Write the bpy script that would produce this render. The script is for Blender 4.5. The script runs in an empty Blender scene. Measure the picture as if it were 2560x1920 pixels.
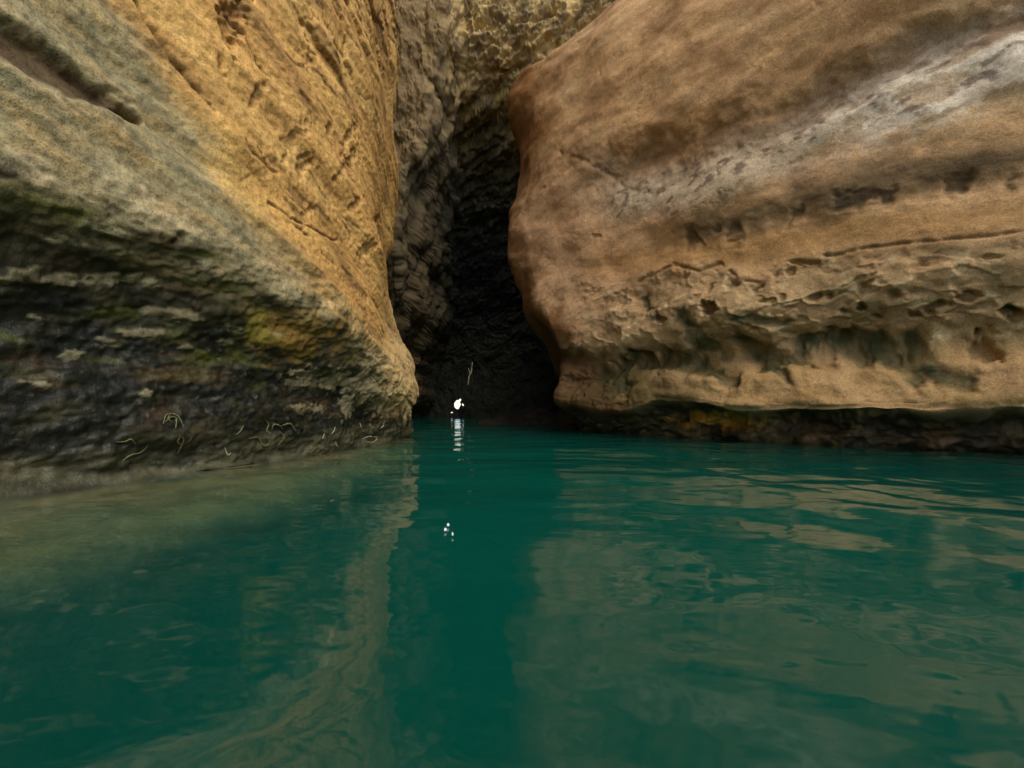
import bpy, math, random
import numpy as np

# ------------------------------------------------------------------ camera, sky, sun, exposure
scene = bpy.context.scene
COL = scene.collection
W0, H0 = 2560.0, 1920.0          # size of the survey photograph
F, CX, HOR, EYE = 1100.0, 1280.0, 1020.0, 0.45   # focal length, centre column, horizon row, eye height
cam_data = bpy.data.cameras.new('camera')
cam_data.sensor_fit = 'HORIZONTAL'
cam_data.sensor_width = 36.0
cam_data.lens = 36.0 * F / W0
cam_data.shift_y = (HOR - H0 / 2) / W0
cam_data.clip_start = 0.02
cam_data.clip_end = 500.0
cam = bpy.data.objects.new('camera', cam_data)
COL.objects.link(cam)
cam.location = (0, 0, EYE)
cam.rotation_euler = (math.radians(90), 0, 0)
scene.camera = cam

SUN_EL, SUN_AZ = 44.0, 25.0      # elevation; degrees to the right of straight behind the camera
world = bpy.data.worlds.new('World')
scene.world = world
world.use_nodes = True
wn = world.node_tree
wn.nodes.clear()
sky = wn.nodes.new('ShaderNodeTexSky')
sky.sky_type = 'NISHITA'
sky.sun_disc = False
sky.sun_elevation = math.radians(SUN_EL)
sky.sun_rotation = math.radians(180.0 - SUN_AZ)
sky.air_density = 1.0
sky.dust_density = 0.5
sky.ozone_density = 1.0
bg = wn.nodes.new('ShaderNodeBackground')
bg.inputs['Strength'].default_value = 0.11
wo = wn.nodes.new('ShaderNodeOutputWorld')
wn.links.new(sky.outputs[0], bg.inputs['Color'])
wn.links.new(bg.outputs[0], wo.inputs['Surface'])

sun_data = bpy.data.lights.new('sun', 'SUN')
sun_data.energy = 1.5
sun_data.angle = math.radians(38)
sun_data.color = (1.0, 0.87, 0.68)
sun = bpy.data.objects.new('sun', sun_data)
COL.objects.link(sun)
el, az = math.radians(SUN_EL), math.radians(SUN_AZ)
sdir = (math.sin(az) * math.cos(el), -math.cos(az) * math.cos(el), math.sin(el))   # towards the sun
import mathutils
sun.rotation_euler = mathutils.Vector(sdir).to_track_quat('Z', 'Y').to_euler()
sun.location = (6, -10, 20)

vs = scene.view_settings
vs.view_transform = 'Standard'
vs.look = 'None'
vs.exposure = 0.95
vs.gamma = 1.0
vs.use_curve_mapping = False
scene.render.engine = 'CYCLES'
cy = scene.cycles
cy.use_denoising = True
cy.use_adaptive_sampling = True
cy.adaptive_threshold = 0.03
cy.max_bounces = 5
cy.diffuse_bounces = 3
cy.glossy_bounces = 3
cy.transmission_bounces = 3
cy.volume_bounces = 1
cy.transparent_max_bounces = 8
cy.caustics_reflective = False
cy.caustics_refractive = False
cy.sample_clamp_indirect = 4.0

# ------------------------------------------------------------------ helpers: noise
_rng = np.random.RandomState(11)
_PERM = _rng.permutation(256).astype(np.int32)
_PERM = np.concatenate([_PERM, _PERM, _PERM])


from concurrent.futures import ThreadPoolExecutor
_POOL = ThreadPoolExecutor(4)
_A = np.arange(256) / 256.0 * 2 * math.pi
_GX, _GY = np.cos(_A).astype(np.float32), np.sin(_A).astype(np.float32)
_R1, _R2 = _rng.rand(256).astype(np.float32), _rng.rand(256).astype(np.float32)
_PERM = _PERM.astype(np.int16)


def _perlin(x, y, off):
    xi, yi = np.floor(x), np.floor(y)
    xf, yf = x - xi, y - yi
    xi = xi.astype(np.int32) & 255
    yi = (yi.astype(np.int32) + off) & 255
    u = xf * xf * xf * (xf * (xf * 6 - 15) + 10)
    v = yf * yf * yf * (yf * (yf * 6 - 15) + 10)
    pa, pb = _PERM[xi], _PERM[xi + 1]
    h = _PERM[pa + yi]; g00 = _GX[h] * xf + _GY[h] * yf
    h = _PERM[pb + yi]; g10 = _GX[h] * (xf - 1) + _GY[h] * yf
    h = _PERM[pa + yi + 1]; g01 = _GX[h] * xf + _GY[h] * (yf - 1)
    h = _PERM[pb + yi + 1]; g11 = _GX[h] * (xf - 1) + _GY[h] * (yf - 1)
    a_ = g00 + u * (g10 - g00)
    b_ = g01 + u * (g11 - g01)
    return 1.5 * (a_ + v * (b_ - a_))


def _par(fn, x, y):
    x, y = np.broadcast_arrays(np.asarray(x, np.float32), np.asarray(y, np.float32))
    if x.size < 20000:
        return fn(x, y)
    cuts = np.array_split(np.arange(x.shape[0]), 8)
    r = list(_POOL.map(lambda c: fn(x[c[0]:c[-1] + 1], y[c[0]:c[-1] + 1]), cuts))
    return np.concatenate(r, 0)


def _seed(z):
    return int(abs(z) * 37.7) % 251


def perlin(x, y, z):
    return _par(lambda a_, b_: _perlin(a_, b_, _seed(z)), x, y)


def fbm(x, y, z, octaves=5, gain=0.5, lac=2.03):
    def f(x, y):
        a_, s, t = 1.0, 0.0, 0.0
        for k in range(octaves):
            s = s + a_ * _perlin(x + 17.3 * k, y - 9.1 * k, _seed(z + 1.7 * k))
            t += a_
            a_ *= gain
            x, y = x * np.float32(lac), y * np.float32(lac)
        return s / t * 1.3
    return _par(f, x, y)


def ridged(x, y, z, octaves=4, gain=0.5):
    def f(x, y):
        a_, s, t = 1.0, 0.0, 0.0
        for k in range(octaves):
            s = s + a_ * (1 - 2 * np.abs(_perlin(x + 31.7 * k, y + 5.9 * k, _seed(z + 1.3 * k))))
            t += a_
            a_ *= gain
            x, y = x * np.float32(2.07), y * np.float32(2.07)
        return s / t
    return _par(f, x, y)


def cells(x, y, z):
    """Cell noise: nearest distance, second nearest, random number of the cell, offsets to its centre (5, ...)."""
    sd = _seed(z)

    def f(x, y):
        xi, yi = np.floor(x).astype(np.int32), np.floor(y).astype(np.int32)
        f1 = np.full(x.shape, 9, np.float32); f2 = f1.copy(); rid = np.zeros_like(f1); ox = rid.copy(); oy = rid.copy()
        for dx in (-1, 0, 1):
            for dy in (-1, 0, 1):
                h = _PERM[_PERM[(xi + dx) & 255] + ((yi + dy + sd) & 255)]
                px_, py_ = x - (xi + dx + _R1[h]), y - (yi + dy + _R2[h])
                d_ = np.sqrt(px_ * px_ + py_ * py_)
                m = d_ < f1
                f2 = np.where(m, f1, np.minimum(f2, d_))
                f1 = np.where(m, d_, f1)
                rid = np.where(m, _R2[(h * 7 + 13) & 255], rid)
                ox = np.where(m, px_, ox); oy = np.where(m, py_, oy)
        return np.stack([f1, f2, rid, ox, oy], -1)
    r = _par(f, x, y)
    return [r[..., k] for k in range(5)]


def sst(a, b, x):
    t = np.clip((x - a) / (b - a), 0, 1)
    return t * t * (3 - 2 * t)


def interp(x, pts):
    p = np.array(pts, float)
    o = np.argsort(p[:, 0])
    return np.interp(x, p[o, 0], p[o, 1])


def smooth_interp(x, pts):
    """Catmull-Rom style cubic through the points (finite difference tangents)."""
    p = np.array(sorted(pts), float)
    px, py = p[:, 0], p[:, 1]
    m = np.gradient(py, px)
    x = np.clip(x, px[0], px[-1])
    i = np.clip(np.searchsorted(px, x) - 1, 0, len(px) - 2)
    h = px[i + 1] - px[i]
    t = (x - px[i]) / h
    return ((2 * t**3 - 3 * t**2 + 1) * py[i] + (t**3 - 2 * t**2 + t) * h * m[i]
            + (-2 * t**3 + 3 * t**2) * py[i + 1] + (t**3 - t**2) * h * m[i + 1])


def spline_plan(pts, n=1200):
    """Dense plan curve with its arc length, through 2D points."""
    p = np.array(pts, float)
    d = np.r_[0, np.cumsum(np.sqrt(np.hypot(*np.diff(p, axis=0).T)))]
    q = np.linspace(0, d[-1], n)
    X = smooth_interp(q, list(zip(d, p[:, 0])))
    Y = smooth_interp(q, list(zip(d, p[:, 1])))
    L = np.r_[0, np.cumsum(np.hypot(np.diff(X), np.diff(Y)))]
    return X, Y, L


def polydist(s, t, pts, reach=None):
    """Distance to a polyline, its side (sign), and the fraction along it; beyond reach everything is far."""
    p = np.array(pts, np.float32)
    best = np.full(s.shape, 1e6, np.float32)
    side = np.zeros(s.shape, np.float32)
    frac = np.zeros(s.shape, np.float32)
    if reach is not None:
        m = (s > p[:, 0].min() - reach) & (s < p[:, 0].max() + reach) & (t > p[:, 1].min() - reach) & (t < p[:, 1].max() + reach)
        if m.any():
            best[m], side[m], frac[m] = polydist(s[m], t[m], pts)
        return best, side, frac
    n = len(p) - 1
    for k in range(n):
        a, b = p[k], p[k + 1]
        d = b - a
        w = np.clip(((s - a[0]) * d[0] + (t - a[1]) * d[1]) / (d @ d), 0, 1)
        dx, dy = s - a[0] - w * d[0], t - a[1] - w * d[1]
        dd = np.hypot(dx, dy)
        m = dd < best
        best = np.where(m, dd, best)
        side = np.where(m, np.sign(d[1] * dx - d[0] * dy), side)
        frac = np.where(m, (k + w) / n, frac)
    return best, side, frac


def dimple(s, t, w1, w2, cx, cy_, rx, ry, ang=0.0, rag=.45):
    """Irregular hollow, 1 in its middle, as (window mask, values)."""
    R = 2.2 * max(rx, ry) + 8
    m = (np.abs(s - cx) < R) & (np.abs(t - cy_) < R)
    a = math.radians(ang)
    ds, dt = s[m] - cx, t[m] - cy_
    e = np.hypot((ds * math.cos(a) - dt * math.sin(a)) / rx, (ds * math.sin(a) + dt * math.cos(a)) / ry)
    e = e + rag * w1[m] + .5 * rag * w2[m]
    return m, sst(1.15, .25, e)


def lin(r, g, b):
    c = np.array([r, g, b]) / 255.0
    return np.where(c <= 0.04045, c / 12.92, ((c + 0.055) / 1.055) ** 2.4)


def mixc(col, c, f):
    f = np.clip(f, 0, 1)[..., None]
    return col * (1 - f) + np.asarray(c) * f


def at(px, py, Y):
    return ((px - CX) / F * Y, Y, EYE + (HOR - py) / F * Y)


# ------------------------------------------------------------------ helpers: meshes
def grid_mesh(name, P, attrs=None, flip=False, keep=None):
    """P: (nv, nu, 3) grid to one smooth mesh."""
    nv, nu = P.shape[:2]
    idx = np.arange(nv * nu).reshape(nv, nu)
    q = np.stack([idx[:-1, :-1], idx[:-1, 1:], idx[1:, 1:], idx[1:, :-1]], -1).reshape(-1, 4)
    if flip:
        q = q[:, ::-1]
    if keep is not None:
        q = q[keep.reshape(-1)]
    me = bpy.data.meshes.new(name)
    me.vertices.add(nv * nu)
    me.vertices.foreach_set('co', P.reshape(-1).astype(np.float32))
    me.loops.add(q.size)
    me.loops.foreach_set('vertex_index', q.reshape(-1).astype(np.int32))
    me.polygons.add(len(q))
    me.polygons.foreach_set('loop_start', np.arange(0, q.size, 4, dtype=np.int32))
    me.polygons.foreach_set('loop_total', np.full(len(q), 4, np.int32))
    me.polygons.foreach_set('use_smooth', np.ones(len(q), bool))
    me.update(calc_edges=True)
    for k, a in (attrs or {}).items():
        if a.ndim == 3:
            at_ = me.attributes.new(k, 'FLOAT_COLOR', 'POINT')
            rgba = np.concatenate([a.reshape(-1, 3), np.ones((nv * nu, 1))], 1)
            at_.data.foreach_set('color', rgba.reshape(-1).astype(np.float32))
        else:
            at_ = me.attributes.new(k, 'FLOAT', 'POINT')
            at_.data.foreach_set('value', a.reshape(-1).astype(np.float32))
    return me


def link(name, me, mat, parent=None, **props):
    o = bpy.data.objects.new(name, me)
    COL.objects.link(o)
    if mat:
        me.materials.append(mat)
    if parent:
        o.parent = parent
    for k, v in props.items():
        o[k] = v
    return o


def normals(P):
    du = np.gradient(P, axis=1)
    dv = np.gradient(P, axis=0)
    n = np.cross(du, dv)
    return n / np.maximum(np.linalg.norm(n, axis=-1, keepdims=True), 1e-9)


def chart(P):
    Y = np.maximum(P[..., 1], 0.05)
    vis = P[..., 1] > 0.3
    s = np.where(vis, CX + F * P[..., 0] / Y, -9e3)
    t = np.where(vis, HOR - F * (P[..., 2] - EYE) / Y, -9e3)
    return s, t


# ------------------------------------------------------------------ materials
def rock_material(name, grain=1.0, rough=0.8, spec=0.25):
    m = bpy.data.materials.new(name)
    m.use_nodes = True
    nt = m.node_tree
    nt.nodes.clear()
    N, Lk = nt.nodes.new, nt.links.new
    out = N('ShaderNodeOutputMaterial')
    b = N('ShaderNodeBsdfPrincipled')
    Lk(b.outputs[0], out.inputs['Surface'])
    tc = N('ShaderNodeTexCoord')
    att = N('ShaderNodeAttribute')
    att.attribute_name = 'rock_colour'
    wet = N('ShaderNodeAttribute')
    wet.attribute_name = 'wet'
    # fine mottling of the mineral grain
    n1 = N('ShaderNodeTexNoise'); n1.inputs['Scale'].default_value = 46 * grain; n1.inputs['Detail'].default_value = 3
    n1.inputs['Roughness'].default_value = 0.7
    n2 = N('ShaderNodeTexNoise'); n2.inputs['Scale'].default_value = 7 * grain; n2.inputs['Detail'].default_value = 2
    Lk(tc.outputs['Object'], n1.inputs['Vector']); Lk(tc.outputs['Object'], n2.inputs['Vector'])
    r1 = N('ShaderNodeMapRange'); r1.inputs['From Min'].default_value = 0.3; r1.inputs['From Max'].default_value = 0.7
    r1.inputs['To Min'].default_value = 0.74; r1.inputs['To Max'].default_value = 1.24
    Lk(n1.outputs['Fac'], r1.inputs['Value'])
    r2 = N('ShaderNodeMapRange'); r2.inputs['From Min'].default_value = 0.3; r2.inputs['From Max'].default_value = 0.7
    r2.inputs['To Min'].default_value = 0.86; r2.inputs['To Max'].default_value = 1.12
    Lk(n2.outputs['Fac'], r2.inputs['Value'])
    mu = N('ShaderNodeMath'); mu.operation = 'MULTIPLY'
    Lk(r1.outputs[0], mu.inputs[0]); Lk(r2.outputs[0], mu.inputs[1])
    # small dark pores
    n3 = N('ShaderNodeTexNoise'); n3.inputs['Scale'].default_value = 120 * grain; n3.inputs['Detail'].default_value = 1
    Lk(tc.outputs['Object'], n3.inputs['Vector'])
    r3 = N('ShaderNodeMapRange'); r3.inputs['From Min'].default_value = 0.30; r3.inputs['From Max'].default_value = 0.44
    r3.inputs['To Min'].default_value = 0.55; r3.inputs['To Max'].default_value = 1.0
    Lk(n3.outputs['Fac'], r3.inputs['Value'])
    mu2 = N('ShaderNodeMath'); mu2.operation = 'MULTIPLY'
    Lk(mu.outputs[0], mu2.inputs[0]); Lk(r3.outputs[0], mu2.inputs[1])
    mu = mu2
    vm = N('ShaderNodeVectorMath'); vm.operation = 'SCALE'
    Lk(att.outputs['Color'], vm.inputs[0]); Lk(mu.outputs[0], vm.inputs['Scale'])
    Lk(vm.outputs[0], b.inputs['Base Color'])
    rr = N('ShaderNodeMapRange')
    rr.inputs['To Min'].default_value = rough; rr.inputs['To Max'].default_value = 0.38
    Lk(wet.outputs['Fac'], rr.inputs['Value']); Lk(rr.outputs[0], b.inputs['Roughness'])
    b.inputs['Specular IOR Level'].default_value = spec
    hm = N('ShaderNodeMath'); hm.operation = 'MULTIPLY_ADD'; hm.inputs[1].default_value = 2.5
    hm2 = N('ShaderNodeMath'); hm2.operation = 'MULTIPLY_ADD'; hm2.inputs[1].default_value = 0.5
    Lk(r3.outputs[0], hm2.inputs[0]); Lk(n1.outputs['Fac'], hm2.inputs[2])
    Lk(n2.outputs['Fac'], hm.inputs[0]); Lk(hm2.outputs[0], hm.inputs[2])
    bp = N('ShaderNodeBump'); bp.inputs['Strength'].default_value = 0.5; bp.inputs['Distance'].default_value = 0.012
    Lk(hm.outputs[0], bp.inputs['Height']); Lk(bp.outputs[0], b.inputs['Normal'])
    return m


def plain_material(name, rgb, rough=0.6, vary=0.25, scale=30):
    m = bpy.data.materials.new(name)
    m.use_nodes = True
    nt = m.node_tree
    b = nt.nodes['Principled BSDF']
    n = nt.nodes.new('ShaderNodeTexNoise'); n.inputs['Scale'].default_value = scale; n.inputs['Detail'].default_value = 4
    cr = nt.nodes.new('ShaderNodeValToRGB')
    cr.color_ramp.elements[0].position = 0.3
    cr.color_ramp.elements[1].position = 0.7
    cr.color_ramp.elements[0].color = (*[c * (1 - vary) for c in rgb], 1)
    cr.color_ramp.elements[1].color = (*[min(1, c * (1 + vary)) for c in rgb], 1)
    nt.links.new(n.outputs['Fac'], cr.inputs[0]); nt.links.new(cr.outputs[0], b.inputs['Base Color'])
    b.inputs['Roughness'].default_value = rough
    return m


def water_material():
    m = bpy.data.materials.new('emerald_water')
    m.use_nodes = True
    nt = m.node_tree
    nt.nodes.clear()
    N, Lk = nt.nodes.new, nt.links.new
    out = N('ShaderNodeOutputMaterial')
    tc = N('ShaderNodeTexCoord')
    mp = N('ShaderNodeMapping'); mp.inputs['Scale'].default_value = (1.0, 1.7, 1.0)
    mp.inputs['Rotation'].default_value = (0, 0, math.radians(14))
    Lk(tc.outputs['Object'], mp.inputs['Vector'])
    n = N('ShaderNodeTexNoise'); n.inputs['Scale'].default_value = 2.2; n.inputs['Detail'].default_value = 3.0
    n.inputs['Roughness'].default_value = 0.45
    Lk(mp.outputs[0], n.inputs['Vector'])
    bp = N('ShaderNodeBump'); bp.inputs['Strength'].default_value = 0.5; bp.inputs['Distance'].default_value = 0.016
    Lk(n.outputs['Fac'], bp.inputs['Height'])
    fr = N('ShaderNodeFresnel')
    geo = N('ShaderNodeNewGeometry')
    ior = N('ShaderNodeMapRange')                    # same reflectance from above and from below
    ior.inputs['To Min'].default_value = 1.8; ior.inputs['To Max'].default_value = 1 / 1.8
    Lk(geo.outputs['Backfacing'], ior.inputs['Value']); Lk(ior.outputs[0], fr.inputs['IOR'])
    Lk(bp.outputs[0], fr.inputs['Normal'])
    gl = N('ShaderNodeBsdfGlossy'); gl.inputs['Roughness'].default_value = 0.03
    Lk(bp.outputs[0], gl.inputs['Normal'])
    tr = N('ShaderNodeBsdfTransparent')
    mx = N('ShaderNodeMixShader')
    Lk(fr.outputs[0], mx.inputs[0]); Lk(tr.outputs[0], mx.inputs[1]); Lk(gl.outputs[0], mx.inputs[2])
    Lk(mx.outputs[0], out.inputs['Surface'])
    va = N('ShaderNodeVolumeAbsorption'); va.inputs['Color'].default_value = (0.0, 0.62, 0.55, 1); va.inputs['Density'].default_value = 1.1
    vsn = N('ShaderNodeVolumeScatter'); vsn.inputs['Color'].default_value = (0.04, 0.95, 0.74, 1); vsn.inputs['Density'].default_value = 0.20
    vsn.inputs['Anisotropy'].default_value = 0.0
    ad = N('ShaderNodeAddShader')
    Lk(va.outputs[0], ad.inputs[0]); Lk(vsn.outputs[0], ad.inputs[1]); Lk(ad.outputs[0], out.inputs['Volume'])
    m.cycles.homogeneous_volume = True
    return m


ROCK = rock_material('weathered_limestone')
ROCKB = rock_material('rough_cave_rock', grain=0.7)
WATER = water_material()

TAN, TAN2 = lin(222, 178, 104), lin(202, 156, 90)
GREY = lin(152, 144, 108)
PALE = lin(208, 192, 150)
DARK = lin(38, 40, 29)
BLACK = lin(24, 28, 24)
MOSS = lin(92, 98, 40)
OCHRE = lin(140, 112, 52)
RUST = lin(158, 104, 52)
BROWN = lin(108, 80, 50)

# ------------------------------------------------------------------ left rock wall
def mesh32(u, z):
    U, Z = np.meshgrid(u.astype(np.float32), z.astype(np.float32))
    return U, Z


def build_left():
    plan = [(-4.8, -12), (-4.3, -6), (-3.6, -2), (-3.1, 0.6), (-2.63, 2.26), (-2.2, 3.3), (-1.9, 4.3), (-1.68, 5.6),
            (-1.66, 6.6), (-1.70, 7.15), (-2.1, 7.9), (-3.4, 9.0), (-6.0, 12), (-8.0, 17), (-8.5, 25)]
    X, Y, L = spline_plan(plan)
    i0 = np.argmin(np.hypot(X + 2.63, Y - 2.26)); it = np.argmin(np.hypot(X + 1.68, Y - 7.0))
    U0, UT = L[i0], L[it]
    u = np.r_[np.linspace(0, U0 - 1.2, 60)[:-1], np.linspace(U0 - 1.2, UT + 0.7, 600)[:-1], np.linspace(UT + 0.7, L[-1], 70)]
    z = np.r_[np.linspace(-3.5, -1.2, 18)[:-1], np.linspace(-1.2, -.14, 40)[:-1], np.linspace(-.14, 0, 40)[:-1], np.linspace(0, 4.2, 380)[:-1],
              np.linspace(4.2, 7.5, 180)[:-1], np.linspace(7.5, 13.5, 50)]
    bx, by = np.interp(u, L, X), np.interp(u, L, Y)
    tx, ty = np.gradient(bx, u), np.gradient(by, u)
    tl = np.hypot(tx, ty)
    nx, ny = ty / tl, -tx / tl
    U, Z = mesh32(u, z)
    near = np.clip((U - U0) / (UT - U0), -1.5, 1.4)           # 0 at the frame's edge, 1 at the tip
    zb = interp(near, [(-1.5, 1.8), (0, 1.62), (0.35, 1.45), (0.6, 1.0), (0.8, 0.7), (1.0, 0.52), (1.4, 0.5)])
    A = interp(near, [(-1.5, .36), (0, .32), (0.4, .28), (0.75, .14), (1, 0.0), (1.4, 0)])
    off = A * sst(-0.75, 0.0, Z - zb) - 0.13 * np.maximum(Z - zb - 0.05, 0) * np.clip(1.1 - near, 0, 1)
    off += 0.22 * A * sst(1.0, 0.0, Z) * sst(-0.3, 0.25, Z)                        # foot of the wall bulges a little
    sil = smooth_interp(Z, [(-3.5, 0), (0, 0.0), (.5, 0.03), (.72, .10), (1.02, .07), (1.6, -.12), (2.1, -.28), (2.55, -.31), (3.4, -.25),
                            (3.9, -.15), (4.4, -.12), (5.35, -.22), (6.4, -.12), (6.94, -.19), (9, -.1), (13.5, .3)])
    off += sil * sst(0.55, 0.95, near)
    shelf = interp(Z, [(-3.5, 1.6), (-1.2, 1.35), (-0.5, 1.2), (-0.25, 1.08), (-0.14, .9), (-0.085, .65), (-0.05, .38), (-0.02, .12), (-0.005, .02), (0.05, 0), (14, 0)])
    off += shelf * interp(near, [(-1.5, 1.2), (0, 1.0), (0.5, .65), (0.8, .32), (1, .2), (1.4, 0.2)])
    P = np.stack([bx + nx * off, by + ny * off, Z], -1)
    s, t = (a.astype(np.float32) for a in chart(P))
    inview = s > -500
    n = normals(P)
    if (n[300, 400, 0]) < 0:
        n = -n
    q = Z + 0.32 * U                                            # strata dip towards the tip
    wq = q + 0.10 * fbm(U * .7, q * .7, 3.1, 3)
    w1 = fbm(U * 7, Z * 8, 91, 3); w2 = fbm(U * 20, Z * 20, 93, 3)
    upper = sst(-0.15, 0.25, Z - zb + 0.18 * fbm(U * 1.6, Z * 1.6, 7.7, 4))
    # lineated surface of the upper wall
    d = 0.10 * fbm(U * .45, wq * 1.3, 1.5, 3)
    d += 0.034 * fbm(U * .8, wq * 3.2, 2.5, 3) * upper
    d += 0.008 * fbm(U * 4, wq * 14, 4.2, 4) * upper
    d += 0.008 * w2
    # elongated dents following the strata
    dent = fbm(U * 2.2, wq * 6.5, 9.3, 4)
    zone = sst(600, 720, s) * sst(60, 250, t) * upper * inview
    pit = sst(0.22, 0.55, dent) * zone
    d -= 0.015 * pit
    # fractured blocky area high by the corner
    fz = sst(690, 860, s + .25 * t) * sst(300, 60, t) * sst(1200, 1100, s)
    f1, f2, rid, ox, oy = cells(U * 1.7 + .3 * w1, wq * 3.0 + .2 * w1, 5.5)
    d += fz * (.06 * (rid - .5) + .05 * (rid * 2 - 1) * ox - .03 * oy)
    fcr = sst(.14, .02, f2 - f1) * fz
    d -= .02 * fcr
    # lower rough band: ragged layered lumps
    low = (1 - upper) * sst(-.5, .1, Z)
    f1, f2, rid, ox, oy = cells(U * 2.2 + .5 * w1, Z * 6.5 + .5 * w1, 12.5)
    lump = rid - .5
    d += low * (.018 * lump * sst(.0, .25, f2 - f1) + .06 * fbm(U * 1.7, Z * 3.6, 2.2, 4) + .012 * ridged(U * 6, Z * 14, 8.2, 3))
    d += .009 * low * fbm(U * 16, Z * 24, 8.4, 3)
    # long scar at upper left
    bd, sd, fc = polydist(s, t, [(-300, -60), (0, 105), (120, 165), (260, 240), (350, 300)], 200)
    wdt = interp(fc, [(0, 60), (.5, 50), (.75, 36), (1, 6)])
    scar = sst(wdt + 14, wdt * .3, bd + 14 * w1 + 12 * fbm(U * 2, Z * 3, 4.4, 3))
    d -= 0.10 * scar
    # fold line: the orange face stands proud of the grey one
    fold = [(150, -60), (325, 60), (430, 190), (489, 300), (531, 376), (564, 470), (635, 555), (752, 677), (846, 780), (935, 880), (1010, 990)]
    bd, sd, fc = polydist(s, t, fold)
    sg = bd * sd                                               # positive above/right of the fold
    d += 0.045 * sst(-12, 12, sg + 5 * w1) * sst(0, .25, fc) * np.exp(-np.maximum(sg, 0) / 170) * inview
    d -= 0.012 * np.exp(-(bd / 9) ** 2) * inview
    d += .05 * np.exp(-((sg - 60) / 70) ** 2) * np.exp(-((fc - .38) / .14) ** 2) * inview
    above = np.where(inview, sst(-45, 30, sg + 34 * fbm(U * 1.6, wq * 4, 3.3, 4)), 0.5)
    # cracks
    crk = np.zeros_like(s)
    for pts, w_, dep in (([(325, 0), (376, 89), (423, 155), (460, 202), (498, 240), (524, 282)], 5, .04),
                         ([(600, 355), (625, 385), (690, 430)], 3.5, .02), ([(640, 370), (668, 415), (685, 432)], 3.5, .02),
                         ([(672, 505), (720, 535), (765, 590)], 4, .025), ([(735, 545), (790, 575), (850, 600)], 4, .025),
                         ([(560, 20), (610, 90), (640, 160), (665, 190)], 4, .03)):
        bd, _, fc = polydist(s + 7 * w1 + 4 * w2, t, pts, 60)
        c_ = np.exp(-(bd / (w_ * (.6 + .5 * np.abs(w1)))) ** 2)
        d -= dep * c_
        crk = np.maximum(crk, c_)
    # hollows and pits
    hol = np.zeros_like(s)
    for cx, cy_, rx, ry, ang, dep in ((580, 50, 36, 110, -14, .10), (766, 412, 22, 32, -30, .05), (710, 395, 12, 20, -20, .03),
                                      (822, 322, 10, 16, 0, .035), (938, 552, 14, 15, 0, .07), (880, 400, 13, 52, -18, .04),
                                      (916, 620, 13, 36, -14, .04), (872, 345, 11, 42, -20, .035), (760, 540, 20, 44, -45, .03),
                                      (850, 430, 11, 30, -25, .04), (885, 510, 9, 24, -25, .04), (740, 340, 26, 60, -45, .03),
                                      (640, 240, 14, 46, -30, .04), (452, 590, 30, 24, 20, .05)):
        m, h_ = dimple(s, t, w1, w2, cx, cy_, rx, ry, ang, .8)
        d[m] -= .6 * dep * h_
        hol[m] = np.maximum(hol[m], h_)
    # drip flutes at the foot of the tip
    ft = sst(900, 990, s) * sst(930, 990, t) * sst(1120, 1080, t) * (s < 1200)
    d += 0.03 * ft * perlin(U * 12, Z * 1.5, .7)
    d = np.where(Z > 7.5, d * 1.6, d) * (1 - .75 * sst(.06, -.02, Z) * sst(-.6, -.3, Z))
    P = P + n * d[..., None]

    # ---- mineral colour
    c = np.broadcast_to(TAN, P.shape).astype(np.float32)
    c = mixc(c, TAN2, .5 + .9 * fbm(U * .8, wq * 3, 21, 4))
    c = mixc(c, BROWN, sst(.1, .6, fbm(U * .8, wq * 2.2, 25, 5)) * .55)
    c = mixc(c, lin(222, 186, 112), sst(.1, .5, fbm(U * .8, wq * 2.0, 26, 5)) * .5)
    gm = 1 - above
    c = mixc(c, GREY, gm * (.85 + .4 * fbm(U * 3, wq * 9, 28, 4)))
    c = mixc(c, lin(106, 104, 78), gm * sst(.0, .45, fbm(U * 5, wq * 13, 31, 5)) * .7)
    c = mixc(c, lin(190, 176, 132), gm * sst(.1, .5, fbm(U * 4, wq * 9, 34, 5)) * .6)
    bd = polydist(s, t, [(-100, 400), (250, 500), (430, 570), (600, 680), (760, 790), (930, 920)])[0]
    c = mixc(c, PALE, sst(90, 5, bd + 50 * w1) * (.5 + .5 * fbm(U * 5, Z * 9, 33, 4)))
    c = mixc(c, lin(104, 76, 52), pit * .5)
    c = mixc(c, lin(84, 62, 40), np.clip(crk * .7 + hol * .4 + fcr * .5, 0, .8))
    c = mixc(c, lin(74, 56, 36), np.clip(scar * 1.3, 0, 1) * (.85 + .2 * w1))  # shadow of the overhung groove painted in dark brown
    # algae and damp on the lower band
    nb = fbm(U * 1.8, Z * 3.2, 41, 5)
    dm = sst(.06, -.22, Z - zb + .34 * nb + .06 * w1)
    c = mixc(c, lin(92, 86, 56), dm * .85)
    dn = fbm(U * 3, Z * 8, 47, 5)
    dk = sst(-.02, -.42, Z - zb + .42 * fbm(U * 2.2, Z * 5, 44, 5) + .1 * dn)
    c = mixc(c, DARK, dk * np.clip(.85 + .6 * dn, 0, 1))
    c = mixc(c, BLACK, sst(-.25, -.8, Z - zb + .35 * nb) * np.clip(.75 + .9 * fbm(U * 4, Z * 10, 49, 5), 0, 1))
    mo = fbm(U * 2.3, Z * 6.5, 52, 5)
    c = mixc(c, MOSS, dm * sst(.08, .5, mo) * .6 * sst(.3, .9, Z))
    c = mixc(c, lin(84, 66, 44), dm * sst(.12, .5, fbm(U * 2, Z * 5, 53, 5)) * .45)
    c = mixc(c, OCHRE, sst(1.2, .3, np.hypot((s - 730) / 140, (t - 830) / 66) + .8 * w1) * .85)
    c = mixc(c, lin(150, 140, 60), sst(1.1, .3, np.hypot((s - 640) / 40, (t - 820) / 55) + .9 * w1) * .7)
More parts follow.
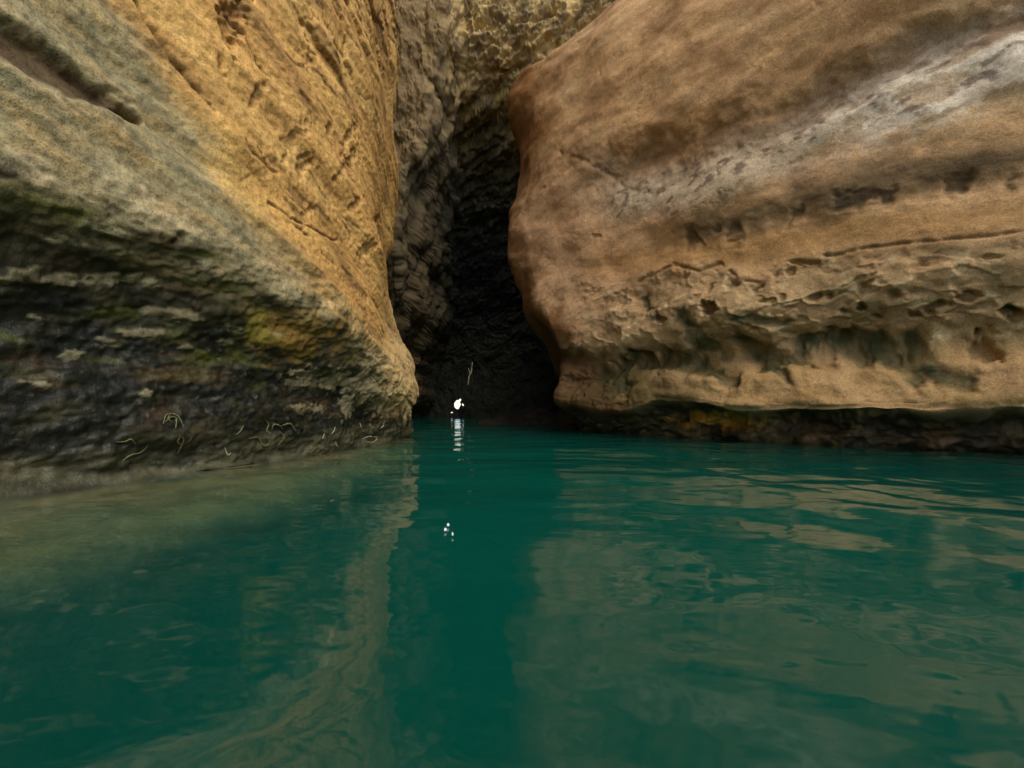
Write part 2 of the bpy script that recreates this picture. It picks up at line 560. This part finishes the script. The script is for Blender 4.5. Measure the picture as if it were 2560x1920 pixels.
    lum = fbm(U * 3.1, Z * 10, 58, 5)
    c = mixc(c, lin(156, 150, 116), dm * sst(.34, .5, lum) * .7 * sst(.6, 1.0, Z))
    c = mixc(c, lin(140, 142, 128), dm * sst(.5, .8, w2 + .5 * dn) * .3)
    pal = np.zeros_like(s)
    w3 = w1 + 1.1 * fbm(U * 12, Z * 16, 97, 4)
    for cx, cy_, rx, ry in ((760, 935, 46, 26), (850, 950, 60, 36), (905, 965, 50, 42), (868, 1015, 16, 44), (945, 1000, 34, 44),
                            (188, 887, 44, 13), (95, 962, 34, 12), (330, 712, 74, 17), (250, 706, 90, 13), (352, 832, 44, 11), (40, 680, 70, 16),
                            (150, 700, 90, 12), (420, 785, 70, 10), (455, 870, 26, 8), (355, 985, 22, 12), (300, 640, 60, 10), (775, 1022, 40, 14)):
        m, h_ = dimple(s, t, w3, dn, cx, cy_, rx, ry, 0, .8)
        pal[m] = np.maximum(pal[m], sst(.12, .4, h_))
    P = P + n * (0.010 * pal)[..., None]
    c = mixc(c, lin(176, 168, 130), pal * (.42 + .3 * w1))
    tipb = sst(930, 1010, s) * sst(700, 800, t) * (s < 1300)
    c = mixc(c, lin(210, 182, 128), tipb * .85 * sst(-.1, .1, Z - .36 + .2 * fbm(U * 5, Z * 3, 63, 4)))
    # grey film at the waterline, brown drowned shelf
    c = mixc(c, lin(104, 104, 80), sst(.34, .05, Z + .12 * dn) * np.clip(.5 + .9 * lum, 0, .8))
    c = mixc(c, lin(150, 134, 88), sst(-.004, -.03, Z) * np.clip(.8 + .7 * fbm(U * 2.5, off * 5, 66, 4), 0, 1))
    c = mixc(c, lin(44, 46, 32), sst(-.10, -.28, Z + .03 * w1))
    wet = np.clip(dk * .8 + sst(.5, .1, Z), 0, 1)
    me = grid_mesh('rock_cliff', P, {'rock_colour': c, 'wet': wet}, flip=False)
    link('rock_cliff', me, ROCK, label='tan lineated rock cliff on the left with dark algae band above the water', category='rock cliff')
    return P, s, t, n


LP, LS, LT, LN = build_left()


# ------------------------------------------------------------------ right rock wall
def build_right():
    plan = [(7.0, 25), (4.5, 19), (2.2, 14.5), (0.75, 11.6), (0.12, 10.2), (-0.05, 9.6), (0.22, 9.0), (0.9, 8.25), (1.9, 7.1), (3.0, 5.75), (4.3, 4.6),
            (5.6, 3.6), (7, 2), (8, 0), (8.6, -4), (8.8, -12)]
    X, Y, L = spline_plan(plan)
    UE = L[np.argmin(np.hypot(X + .05, Y - 9.6))]
    UR = L[np.argmin(np.hypot(X - 5.6, Y - 3.6))]
    u = np.r_[np.linspace(0, UE - 1.0, 90)[:-1], np.linspace(UE - 1.0, UR + .8, 620)[:-1], np.linspace(UR + .8, L[-1], 60)]
    z = np.r_[np.linspace(-3.5, -.4, 24)[:-1], np.linspace(-.4, 3.8, 370)[:-1], np.linspace(3.8, 7.9, 220)[:-1], np.linspace(7.9, 9.5, 40)]
    bx, by = np.interp(u, L, X), np.interp(u, L, Y)
    tx, ty = np.gradient(bx, u), np.gradient(by, u)
    tl = np.hypot(tx, ty)
    nx, ny = ty / tl, -tx / tl                                 # towards the water
    U, Z = mesh32(u, z)
    near = np.clip((U - UE) / (UR - UE), -1, 1.3)
    lipn = 0.12 * fbm(U * .9, 3.3 + 0 * U, 5.5, 3)
    lipn = lipn - .38 * sst(.34, .10, near)
    rimn = .2 + .3 * fbm(U * .5, 7.3 + 0 * U, 8.5, 3)
    prof = [(-3.5, -1.0), (-.4, -.62), (0, -.50), (.12, -.40), (.28, -.34), (.38, -.20), (.44, .0), (.52, .05), (.7, .02), (.95, -.06), (1.2, -.16),
            (1.42, -.02), (1.7, .06), (2.2, .03), (2.6, -.02), (3.0, -.02), (3.6, .04), (4.2, .02), (4.8, .10), (5.6, .08), (6.6, .0), (7.3, -.12),
            (7.55, -.2), (7.68, -.5), (7.9, -1.4), (8.2, -2.6), (8.6, -4), (9.5, -9)]
    off = smooth_interp(Z + lipn * sst(3, 1, Z) + rimn * sst(5, 7, Z), prof)
    sil = smooth_interp(Z, [(-3.5, 2.2), (0, 2.1), (.5, 1.75), (.97, 1.3), (1.3, 1.05), (1.93, .78), (2.54, .30), (3.07, .10), (3.4, -.02), (3.94, -.06),
                            (4.46, .0), (5.16, .18), (5.86, .26), (6.4, .12), (6.8, .02), (7.7, -.06), (9.5, -.06)])
    lowz = sst(2.7, 1.0, Z)
    edge = sst(.16 + .055 * lowz, .02 + .035 * lowz, near)
    eo = edge * .8 * sst(7.8, 6.8, Z)
    P = np.stack([bx + nx * off * (1 - eo) + sil * edge, by + ny * off * (1 - eo) + sil * edge * .4, Z], -1)
    s, t = (a.astype(np.float32) for a in chart(P))
    n = normals(P)
    if n[300, 400, 0] > 0:
        n = -n
    zq = Z + .08 * fbm(U * .6, Z * .6, 2.0, 3) - .02 * (U - UE)
    w1 = fbm(U * 5, Z * 5.5, 91, 3); w2 = fbm(U * 15, Z * 15, 93, 3)
    g1 = fbm(U * 1.3, Z * 1.5, 95, 4)
    d = .16 * fbm(U * .38, Z * .5, 1.2, 3)
    d += .07 * fbm(U * .8, zq * 1.3, 3.7, 3)
    d += .012 * fbm(U * 2.0, zq * 3.2, 5.2, 3)
    d += .004 * w2
    # long shadowed bedding recess
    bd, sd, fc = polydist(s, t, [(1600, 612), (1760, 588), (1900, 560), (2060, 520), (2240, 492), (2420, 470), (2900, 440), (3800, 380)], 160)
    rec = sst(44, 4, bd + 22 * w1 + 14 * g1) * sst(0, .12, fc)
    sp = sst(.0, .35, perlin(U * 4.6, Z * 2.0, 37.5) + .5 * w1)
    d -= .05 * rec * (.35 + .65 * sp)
    # broad shallow furrow above
    bd3, _, fc3 = polydist(s, t, [(1300, 500), (1500, 440), (1780, 330), (2080, 230), (2300, 120), (2700, 10), (3400, -240)], 260)
    fur = sst(84, 0, bd3 + 40 * g1 + 12 * w1) * sst(0, .3, fc3)
    d -= .10 * fur
    # wavy ledge crack
    led = [(1540, 735), (1610, 700), (1685, 662), (1745, 678), (1800, 655), (1850, 700), (1895, 705), (1950, 650), (2010, 632), (2080, 640), (2160, 622), (2300, 608), (2480, 592), (2700, 560)]
    bd, sd, fc = polydist(s + 5 * w1, t + 4 * w1, led, 140)
    d -= .03 * np.exp(-(bd / 4) ** 2) * sst(-.5, .2, w1)
    crk = np.exp(-(bd / 4) ** 2) * .8 * sst(-.6, .2, w1)
    # scalloped, pitted band: concave scoops with sharp crests between them
    topb = interp(s, [(1300, 660), (1500, 720), (1685, 665), (1800, 660), (1880, 700), (2000, 640), (2300, 612), (2700, 580)])
    pz = sst(-6, 30, t - topb + 20 * w1) * sst(1390, 1500, s + 30 * g1) * sst(.85, 1.15, Z)
    f1, f2, rid, ox, oy = cells(U * 1.1 + .5 * g1 + .12 * w1, Z * 1.7 + .4 * g1 + .1 * w1, 11.1)
    scoop = f1 * f1
    d += pz * (.14 * scoop - .05 + .04 * (rid - .5))
    cr1 = sst(.16, .02, f2 - f1)
    f1b, f2b, ridb, _, _ = cells(U * 4.3 + .5 * w1, Z * 5.5 + .4 * w1, 13.1)
    deep = sst(.45, .75, ridb) * sst(1650, 1950, s)
    d += pz * (.05 * np.minimum(f1b * f1b, .5) * deep - .01)
    d += .009 * fbm(U * 5, Z * 6, 14.4, 4) * pz
    hole_ = sst(.42, .12, f1b + .15 * w1) * sst(.72, .85, ridb) * pz * sst(1600, 1900, s)
    d -= .05 * hole_
    hol = hole_.copy()
    for cx, cy_, rx, ry, dep in ((1775, 768, 27, 20, .13), (1650, 800, 18, 11, .05), (1920, 752, 26, 8, .04), (2150, 770, 20, 18, .09), (2190, 800, 14, 10, .05), (2290, 795, 18, 15, .05),
                                 (2430, 740, 30, 20, .06), (2540, 790, 34, 34, .12), (2470, 870, 44, 40, .08), (2010, 655, 40, 7, .05), (1975, 675, 18, 16, .04),
                                 (2480, 640, 34, 8, .04), (1360, 470, 7, 5, .015), (1490, 590, 20, 5, .015)):
        m, h_ = dimple(s, t, w1, w2, cx, cy_, rx, ry, 0, .7)
        h_ = sst(.1, .7, h_)
        d[m] -= dep * h_
        hol[m] = np.maximum(hol[m], h_ * min(1, dep * 12))
    # slanting green hollows under the pitted band
    grn = np.zeros_like(s)
    for pts, w_, dep in (([(1430, 965), (1540, 925), (1640, 895), (1740, 915), (1830, 940)], 26, .15), ([(1700, 780), (1735, 830), (1775, 880)], 26, .07), ([(1830, 848), (1890, 880), (1960, 905), (2040, 862)], 26, .10),
                         ([(1890, 910), (1950, 925), (1975, 950)], 16, .05), ([(2070, 850), (2150, 862), (2250, 885), (2300, 940)], 32, .12), ([(2290, 870), (2350, 925), (2420, 945)], 34, .09), ([(1560, 960), (1500, 985)], 26, .07),
                         ([(1610, 745), (1630, 790)], 14, .04), ([(1840, 790), (1960, 805)], 20, .04)):
        bd, sd, fc = polydist(s + 26 * w1 + 30 * g1, t + 18 * w1 + 22 * g1, pts, 150)
        h_ = sst(w_ * 1.5, 0, bd)
        d -= .75 * dep * h_
        grn = np.maximum(grn, sst(.2, .8, h_))
    # rounded apron slabs near the water
    ap = sst(.42, .5, Z) * sst(1.25, 1.0, Z)
    d += (.10 * fbm(U * .8, Z * 1.0, 17.7, 3) + .02 * w1) * ap
    # small slanting crack near the corner
    bd, _, _ = polydist(s + 6 * w1, t + 6 * w1, [(1405, 385), (1470, 405), (1530, 440), (1560, 470), (1590, 475)], 80)
    ck = np.exp(-(bd / 6) ** 2) * sst(-.5, .1, w1)
    d -= .02 * ck
    crk = np.maximum(crk, .5 * ck)
    # hairline cracks
    hc = ridged(U * .8 + .5 * g1, zq * 1.1 + .3 * w1, 31.3, 2)
    hair = sst(.90, .965, hc) * sst(.0, .3, fbm(U * .6, Z * .8, 33.3, 2)) * sst(3.0, 3.4, Z)
    d -= .012 * hair
    crk = np.maximum(crk, .45 * hair)
    # notch is ragged
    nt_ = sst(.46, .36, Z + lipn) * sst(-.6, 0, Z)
    f1, f2, rid, ox, oy = cells(U * 1.6 + .3 * w1, Z * 6 + .3 * w1, 19.9)
    d += nt_ * (.14 * (rid - .5) + .10 * fbm(U * 1.8, Z * 4, 19.9, 4) + .03 * fbm(U * 8, Z * 10, 20.9, 3))
    P = P + n * d[..., None]

    c = np.broadcast_to(lin(200, 164, 118), P.shape).astype(np.float32)
    c = mixc(c, lin(184, 148, 106), .5 + 1.1 * fbm(U * 1.0, zq * 1.7, 23, 4))
    c = mixc(c, lin(146, 114, 78), sst(.0, .5, fbm(U * 1.1, zq * 1.7, 24, 4)) * .6)
    c = mixc(c, lin(190, 162, 120), sst(.12, .5, fbm(U * 1.4, zq * 2, 26, 4)) * .6)
    c = mixc(c, RUST, sst(.25, .0, near) * (.45 + .5 * fbm(U * 2, Z * 2, 27, 4)))
    c = mixc(c, lin(116, 78, 40), sst(.14, .03, near) * sst(1380, 1290, s) * sst(.1, .4, fbm(U * 3, Z * 1.1, 28, 4) + .35 * sst(420, 250, t) + .3 * sst(700, 900, t)) * .7)
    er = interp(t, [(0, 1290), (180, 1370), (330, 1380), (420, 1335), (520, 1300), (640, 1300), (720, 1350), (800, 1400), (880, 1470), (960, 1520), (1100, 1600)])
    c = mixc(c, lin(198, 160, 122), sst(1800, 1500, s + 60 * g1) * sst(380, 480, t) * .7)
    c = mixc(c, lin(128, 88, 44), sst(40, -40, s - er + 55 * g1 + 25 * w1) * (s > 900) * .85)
    # pale mineral band climbing to the right, sky highlight painted whiter over it
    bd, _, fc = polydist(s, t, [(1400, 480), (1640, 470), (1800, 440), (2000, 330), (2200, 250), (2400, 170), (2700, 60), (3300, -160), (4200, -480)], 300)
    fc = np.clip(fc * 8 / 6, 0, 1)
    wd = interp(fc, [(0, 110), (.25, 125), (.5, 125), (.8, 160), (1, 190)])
    pale_sheen = sst(wd, 0, bd + 60 * g1 + 20 * w1) * sst(0, .12, fc)
    c = mixc(c, lin(196, 180, 154), pale_sheen * .85)
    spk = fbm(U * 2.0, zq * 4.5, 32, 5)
    c = mixc(c, lin(232, 222, 202), np.clip(pale_sheen * 1.3, 0, 1) * sst(.35, .75, fc) * sst(-.2, .15, spk + .45 * w1 + .35 * w2) * .9)
    c = mixc(c, lin(96, 78, 68), pale_sheen * sst(.1, .4, fbm(U * 5, zq * 8, 34, 5)) * .75)
    c = mixc(c, lin(92, 68, 44), np.clip(fur * 1.2, 0, 1) * .6)
    # dark olive band over the recess
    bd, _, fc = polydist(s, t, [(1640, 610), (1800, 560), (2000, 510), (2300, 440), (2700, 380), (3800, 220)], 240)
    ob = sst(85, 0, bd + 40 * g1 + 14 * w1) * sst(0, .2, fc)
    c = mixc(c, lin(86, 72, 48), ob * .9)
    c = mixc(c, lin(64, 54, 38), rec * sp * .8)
    c = mixc(c, lin(186, 142, 86), sst(60, 5, polydist(s, t, [(1500, 660), (1900, 620), (2200, 570), (2600, 545)], 140)[0] + 16 * w1) * .6)
    # pitted band greyer with pale crests, green damp hollows
    c = mixc(c, lin(160, 136, 98), pz * (.6 + .5 * g1))
    c = mixc(c, lin(206, 186, 142), pz * np.clip(cr1 * .6 * sst(-.2, .3, w1) + sst(.2, .5, fbm(U * 4, Z * 6, 40, 5)) * .5, 0, 1))
    c = mixc(c, lin(92, 70, 42), np.clip(hol * .55 + crk * .6, 0, .8))
    c = mixc(c, lin(170, 140, 90), ap * (.6 + .6 * fbm(U * 1.5, Z * 3, 43, 4)))
    c = mixc(c, lin(150, 112, 60), ap * sst(.2, .6, fbm(U * 1.3, Z * 1.8, 45, 4)) * .6)
    c = mixc(c, lin(92, 82, 46), ap * sst(1880, 1500, s) * (.75 + .5 * g1))
    c = mixc(c, lin(70, 72, 44), grn * (.8 + .5 * w1))
    c = mixc(c, lin(82, 60, 34), sst(50, -50, s - er + 60 * g1 + 30 * w1) * (s > 900) * sst(740, 900, t) * .9)  # shading at the foot of the brown corner painted in
    # notch darkened with painted undercut shade, and an ochre patch
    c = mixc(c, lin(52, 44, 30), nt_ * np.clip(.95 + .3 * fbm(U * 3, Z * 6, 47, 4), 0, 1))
    oc = sst(1.1, .2, np.hypot((s - 1820) / 160, (t - 1055) / 26) + .7 * w1) * (Z < .44)
    c = mixc(c, lin(200, 150, 60), oc * .9)
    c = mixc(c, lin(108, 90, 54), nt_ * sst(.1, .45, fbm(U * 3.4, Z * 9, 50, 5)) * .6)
    wet = np.clip(nt_ * .7 + pale_sheen * .35 * sst(.4, .9, fc), 0, 1)
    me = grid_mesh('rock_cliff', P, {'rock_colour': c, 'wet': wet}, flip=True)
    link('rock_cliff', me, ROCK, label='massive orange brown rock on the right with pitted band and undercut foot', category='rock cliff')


build_right()


# ------------------------------------------------------------------ back wall of the cleft, leaning over it
def build_back():
    x = np.r_[np.linspace(-9, -4.6, 50)[:-1], np.linspace(-4.6, -3.3, 110)[:-1], np.linspace(-3.3, -1.6, 170)[:-1], np.linspace(-1.6, 2.6, 190)[:-1], np.linspace(2.6, 8, 50)]
    z = np.r_[np.linspace(-3.5, .2, 16)[:-1], np.linspace(.2, 3.0, 170)[:-1], np.linspace(3.0, 13, 350)[:-1], np.linspace(13, 15, 20)]
    Xg, Z = mesh32(x, z)
    Yr = smooth_interp(Z, [(-3.5, 22), (0, 22), (1.8, 22), (3, 21.7), (4.5, 20.9), (6, 19.8), (7.6, 18.2), (8.6, 16.8), (9.5, 15.0), (10.2, 13.4), (11, 12.7), (13, 12.0), (15, 11.4)])
    Yl = smooth_interp(Z, [(-3.5, 16), (0, 15.5), (3, 14.2), (5, 13.2), (8, 12.4), (11, 12.0), (15, 11.2)])
    # the left flank of the cleft stands forward, its edge sloping down to the left
    xc = interp(Z, [(0, -4.6), (2, -4.0), (4.2, -3.3), (6.4, -2.75), (8.6, -2.15), (10.1, -1.8), (15, -1.2)])
    k = sst(.30, -.35, Xg - xc + .35 * fbm(Xg * .6, Z * .6, 2.2, 3))
    Yb = Yr + (Yl - Yr) * k
    P = np.stack([Xg, Yb, Z], -1)
    n = normals(P)
    if n[300, 300, 1] > 0:
        n = -n
    Zt = Z
    Xg, Z = (Xg + .9 * Yb).astype(np.float32), (Z - .6 * Yb).astype(np.float32)      # noise runs along the rock, so that nothing is stretched
    w = .5 * fbm(Xg * .5, Z * .3, 1.1, 3)
    w1 = fbm(Xg * 2, Z * 1.3, 2.1, 4)
    d = .30 * fbm(Xg * .8 + w, Z * .45, 3.0, 3)
    up = (.6 + .4 * sst(3.2, 6, Zt)) * (1 - .85 * k)
    tone = 0
    for sx, sz, amp, sd_ in ((.9, .6, .20, 5.0), (2.2, 1.6, .10, 6.0), (4.8, 3.6, .05, 7.0), (9.5, 7.0, .022, 8.0)):
        f1, f2, rid, ox, oy = cells(Xg * sx + .4 * w + .2 * w1, Z * sz + .2 * w1, sd_)
        d += up * amp * ((rid - .5) + .9 * (rid * 2 - 1) * ox + .8 * oy)
        tone = tone + (rid - .5)
    d += .10 * w1 + .03 * fbm(Xg * 9, Z * 6, 9.0, 4) + k * (.14 * ridged(Xg * .9, Z * .5, 14.0, 4) + .06 * fbm(Xg * 3, Z * 2, 15.0, 4))
    hs, ht = chart(P)
    P = P + n * (d * (.9 + .1 * sst(2.2, 3.2, Zt)))[..., None]
    c = np.broadcast_to(lin(182, 158, 112), P.shape).astype(np.float32)
    c = mixc(c, lin(146, 128, 94), .5 + fbm(Xg * 1.5, Z * 1.2, 11, 5))
    c = mixc(c, lin(204, 180, 120), sst(.05, .45, fbm(Xg * 2.4, Z * 1.7, 13, 5) + .25 * tone) * .75)
    c = mixc(c, lin(76, 68, 54), sst(.05, .5, fbm(Xg * 2.4, Z * 1.4, 15, 5) - .2 * tone) * .6)
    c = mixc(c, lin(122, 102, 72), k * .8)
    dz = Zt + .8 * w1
    c = mixc(c, lin(70, 68, 54), sst(10.6, 9.0, dz) * (1 - k) * .9)  # darkness of the cleft painted into the rock colour, deepening downward
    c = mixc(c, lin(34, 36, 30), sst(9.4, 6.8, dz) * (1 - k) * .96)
    c = mixc(c, lin(84, 74, 54), k * sst(8.5, 5.0, dz) * .8)  # flank dimmed in its colour towards the bottom as well
    # gaps to daylight
    sc_ = (hs[:-1, :-1] + hs[1:, 1:]) / 2
    tc_ = (ht[:-1, :-1] + ht[1:, 1:]) / 2
    wob = 2.0 * fbm(sc_ * .09, tc_ * .09, 1.7, 3)
    hole = np.hypot((sc_ - 1144 + wob) / 7.5, (tc_ - 1012) / 11) < 1
    for pts, w_ in (([(1148, 1005), (1152, 999)], 2.0), ([(1157, 1011), (1158, 1013)], 2.0), ([(1130, 1032), (1130, 1035)], 2.0)):
        hole |= polydist(sc_ + wob, tc_, pts)[0] < w_
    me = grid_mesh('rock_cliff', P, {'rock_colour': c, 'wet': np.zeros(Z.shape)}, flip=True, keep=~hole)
    link('rock_cliff', me, ROCKB, label='rough dim rock leaning over the dark cleft with a small gap to daylight', category='rock cliff')


build_back()


def build_ledge():
    """Low dark ledge at the waterline that runs from the right rock into the cleft."""
    a_ = np.linspace(0, math.pi, 70)
    x = np.linspace(-1.0, 3.4, 160)
    Xg, A_ = mesh32(x, a_)
    hgt = interp(Xg, [(-1.0, .02), (-.4, .16), (.3, .30), (1.2, .42), (3.4, .5)]) * (1 + .45 * fbm(Xg * 1.3, 0 * Xg, 3.3, 3))
    Yc = 13.2 - .55 * (Xg + .4)
    P = np.stack([Xg, Yc - .8 * np.cos(A_), -.5 + (hgt + .5) * np.sin(A_) ** .6], -1)
    n = normals(P)
    if n[35, 80, 2] < 0:
        n = -n
    P = P + n * (.10 * fbm(Xg * 2, A_ * 2, 5.1, 4) + .03 * ridged(Xg * 6, A_ * 5, 6.1, 3))[..., None]
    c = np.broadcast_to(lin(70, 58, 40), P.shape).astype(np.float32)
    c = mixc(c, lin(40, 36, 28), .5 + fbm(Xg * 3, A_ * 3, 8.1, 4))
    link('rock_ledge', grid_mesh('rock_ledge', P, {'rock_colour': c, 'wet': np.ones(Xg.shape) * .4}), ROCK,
         label='low dark rock ledge at the waterline running into the cleft', category='rock ledge')


build_ledge()


# ------------------------------------------------------------------ pool: bed and water
def build_water():
    x = np.linspace(-9, 9.5, 90)
    y = np.linspace(-13, 40, 140)
    Xg, Yg = np.meshgrid(x, y)
    Z = -2.9 + .3 * fbm(Xg * .4, Yg * .4, 3.3, 4)
    P = np.stack([Xg, Yg, Z], -1)
    c = np.broadcast_to(lin(120, 110, 84), P.shape).copy()
    link('pool_bed', grid_mesh('pool_bed', P, {'rock_colour': c, 'wet': np.zeros(Z.shape)}), ROCKB, kind='structure')
    x = np.r_[np.linspace(-9, -3.4, 30)[:-1], np.linspace(-3.4, 6.2, 400)[:-1], np.linspace(6.2, 9.5, 20)]
    y = np.r_[np.linspace(-13, .2, 40)[:-1], np.linspace(.2, 9, 420)[:-1], np.linspace(9, 40, 260)]
    Xg, Yg = np.meshgrid(x, y)
    h = .016 * fbm(Xg * .5 + .2 * Yg, Yg * .9 - .15 * Xg, 1.0, 2)
    h += .0070 * fbm(Xg * 1.1 + .3 * Yg, Yg * 2.2, 4.0, 2)
    side = sst(.2, 1.6, Xg) * sst(7, 4, Yg)
    h += .0035 * side * fbm((Xg + .3 * Yg) * 3.6, (Yg - .3 * Xg) * .55, 6.0, 2)
    P = np.stack([Xg, Yg, h], -1)
    me = grid_mesh('water', P)
    import bmesh
    bm = bmesh.new()
    bm.from_mesh(me)
    edges = [e for e in bm.edges if e.is_boundary]
    r = bmesh.ops.extrude_edge_only(bm, edges=edges)
    nv = [v for v in r['geom'] if isinstance(v, bmesh.types.BMVert)]
    for v in nv:
        v.co.z = -6.0
    ne = [e for e in bm.edges if e.is_boundary]
    bmesh.ops.contextual_create(bm, geom=ne)
    bmesh.ops.recalc_face_normals(bm, faces=bm.faces)
    bm.to_mesh(me)
    bm.free()
    link('water', me, WATER, kind='structure')


build_water()


# ------------------------------------------------------------------ strands and flecks modelling light glints on the wet rock and the water
def tube(name, pts, rad, mat, parent):
    p = np.array(pts, float)
    k = np.linspace(0, len(p) - 1, 5 * len(p))
    q = np.stack([smooth_interp(k, list(zip(range(len(p)), p[:, i]))) for i in range(3)], -1)
    T = np.gradient(q, axis=0)
    T /= np.maximum(np.linalg.norm(T, axis=1, keepdims=True), 1e-9)
    up = np.array([.3, -.8, .5])
    A_ = np.cross(T, up); A_ /= np.linalg.norm(A_, axis=1, keepdims=True)
    B_ = np.cross(T, A_)
    ang = np.linspace(0, 2 * math.pi, 7)
    r = rad * (.35 + .65 * np.sin(np.linspace(.15, math.pi - .3, len(q)))) * (1 + .25 * np.sin(np.arange(len(q)) * 1.9))
    G = q[:, None, :] + r[:, None, None] * (np.cos(ang)[None, :, None] * A_[:, None, :] + np.sin(ang)[None, :, None] * B_[:, None, :])
    return link(name, grid_mesh(name, G), mat, parent)


GLINT_YEL = plain_material('pale_yellow_glint', tuple(lin(104, 106, 66)), .45, .3, 25)
GLINT_PALE = plain_material('whitish_glint', tuple(lin(150, 148, 120)), .4, .25, 25)
_s, _t = chart(LP)
_ok = (LP[..., 2] > .03) & (LP[..., 1] > .5) & (LP[..., 1] < 7.6)
_ss, _tt, _pp, _nn = _s[_ok], _t[_ok], LP[_ok], LN[_ok]


def on_wall(px, py, lift):
    """The point of the left rock face surveyed at this place of the photograph."""
    k = np.hypot(_ss - px, _tt - py)
    i = np.argmin(k)
    return _pp[i] + _nn[i] * lift


def tangle(label, strands, mat=None, rad=.0042):  # thin tubes on the rock that model glints off the water
    pts = [[on_wall(x, y, .006) for x, y in st] for st in strands]
    base = min((p for st in pts for p in st), key=lambda p: p[2])
    e = bpy.data.objects.new('glint_tangle', None)
    COL.objects.link(e)
    e.location = tuple(base)
    e['label'] = label
    e['category'] = 'root'  # glints off the water modelled as strands, no real roots
    e['group'] = 'modelled glint strands on the wet rock'
    for st in pts:
        dist = np.linalg.norm(st[0])
        tube('strand', [p - base for p in st], rad * dist / 3.2, mat or GLINT_YEL, e)


C4 = lambda pts: [(x * .47, 600 + y * .47) for x, y in pts]
tangle('arched tangle of pale yellow glint strands on the dark wet rock', [C4([(868, 975), (885, 935), (915, 925), (945, 940), (972, 995)]), C4([(880, 970), (905, 940), (935, 950), (930, 1000)]), C4([(900, 920), (895, 945), (915, 965)])])
tangle('short bent yellow glint strand below the arched tangle', [C4([(950, 1040), (978, 1065), (965, 1100), (945, 1140)]), C4([(955, 1050), (945, 1075), (960, 1090)])])
tangle('long stepped yellow glint strand just above the waterline, leftmost of the glints', [C4([(780, 1090), (745, 1125), (690, 1145), (655, 1175), (658, 1215)]), C4([(620, 1070), (660, 1072), (695, 1062), (722, 1088)])])
tangle('widest clump of looping yellow glint strands low on the dark rock', [C4([(1322, 1055), (1370, 1052), (1392, 1092), (1420, 1085), (1428, 1060), (1400, 1045)]), C4([(1440, 1010), (1455, 982), (1480, 985), (1500, 1010)]),
       C4([(1500, 988), (1540, 980), (1572, 1018)]), C4([(1410, 955), (1428, 985), (1418, 1010), (1440, 1030)]), C4([(1490, 1020), (1508, 1045), (1478, 1088)])])
tangle('small single yellow glint strand between the arched and the widest clumps', [C4([(1292, 985), (1272, 1020), (1252, 1038)])])
tangle('pale hooked glint strand at the water below the widest clump', [C4([(1190, 1105), (1205, 1138), (1228, 1132)])], GLINT_PALE)
tangle('whitish flat loop of glint strand near the corner of the rock', [C4([(1920, 1060), (1960, 1045), (2005, 1052), (1978, 1076), (1935, 1068)]), C4([(2042, 960), (2036, 985), (2022, 1002)])], GLINT_PALE, .005)
tangle('few scattered whitish glint strand ends left of the flat loop', [C4([(1783, 1075), (1785, 1090), (1795, 1102)]), C4([(1780, 995), (1772, 1015), (1762, 1035)]), C4([(1722, 1030), (1714, 1055)]), C4([(1912, 972), (1920, 1002)])], GLINT_PALE, .004)

GLINT_WHITE = plain_material('white_glint', (.85, .88, .9), .5, .08, 60)  # solid white flecks that model a glint on a ripple
for k, (px, py, a_, lab) in enumerate(((1120, 1320, .3, 'tiny modelled white glint on the green water, farthest of three in a cluster'), (1113, 1332, .1, 'tiny modelled white glint on the green water, leftmost of three in a cluster'),
                                       (1131, 1343, -.8, 'tiny modelled white glint on the green water, nearest of three in a cluster'))):
    Yd = EYE * F / (py - HOR)
    X0 = (px - CX) / F * Yd
    ang = np.linspace(0, 2 * math.pi, 13)
    rr_ = np.array([0.0, .6, 1.0, 1.0])
    zz_ = np.array([.006, .005, .001, -.004])
    G = np.stack([X0 + .0042 * rr_[:, None] * (1 + .3 * np.sin(3 * ang + k)) * np.cos(ang) * (1.1 if k < 2 else .8),
                  Yd + .007 * rr_[:, None] * np.sin(ang) + .006 * rr_[:, None] * np.cos(ang) * a_,
                  np.broadcast_to(zz_[:, None], (4, 13)) + .012], -1)
    link('glint_fleck', grid_mesh('glint_fleck', G), GLINT_WHITE, label=lab, category='foam fleck', group='modelled white glints on the water')  # ripple glint modelled as a solid fleck, no real foam

STRAND = plain_material('pale_dry_strand', tuple(lin(170, 164, 130)), .7, .15, 12)
_top = np.array(at(1179, 922, 20.6))
hang = bpy.data.objects.new('hanging_strand', None)
COL.objects.link(hang)
hang.location = tuple(_top)
hang['label'] = 'thin pale strand hanging in the dark cleft above the gap of daylight'
hang['category'] = 'strand'
tube('stem', [np.array(at(x, y, 20.6)) - _top for x, y in ((1181, 905), (1178, 930), (1173, 940), (1170, 962))], .035, STRAND, hang)
tube('fork', [np.array(at(x, y, 20.58)) - _top for x, y in ((1171, 920), (1174, 930), (1176, 935))], .025, STRAND, hang)
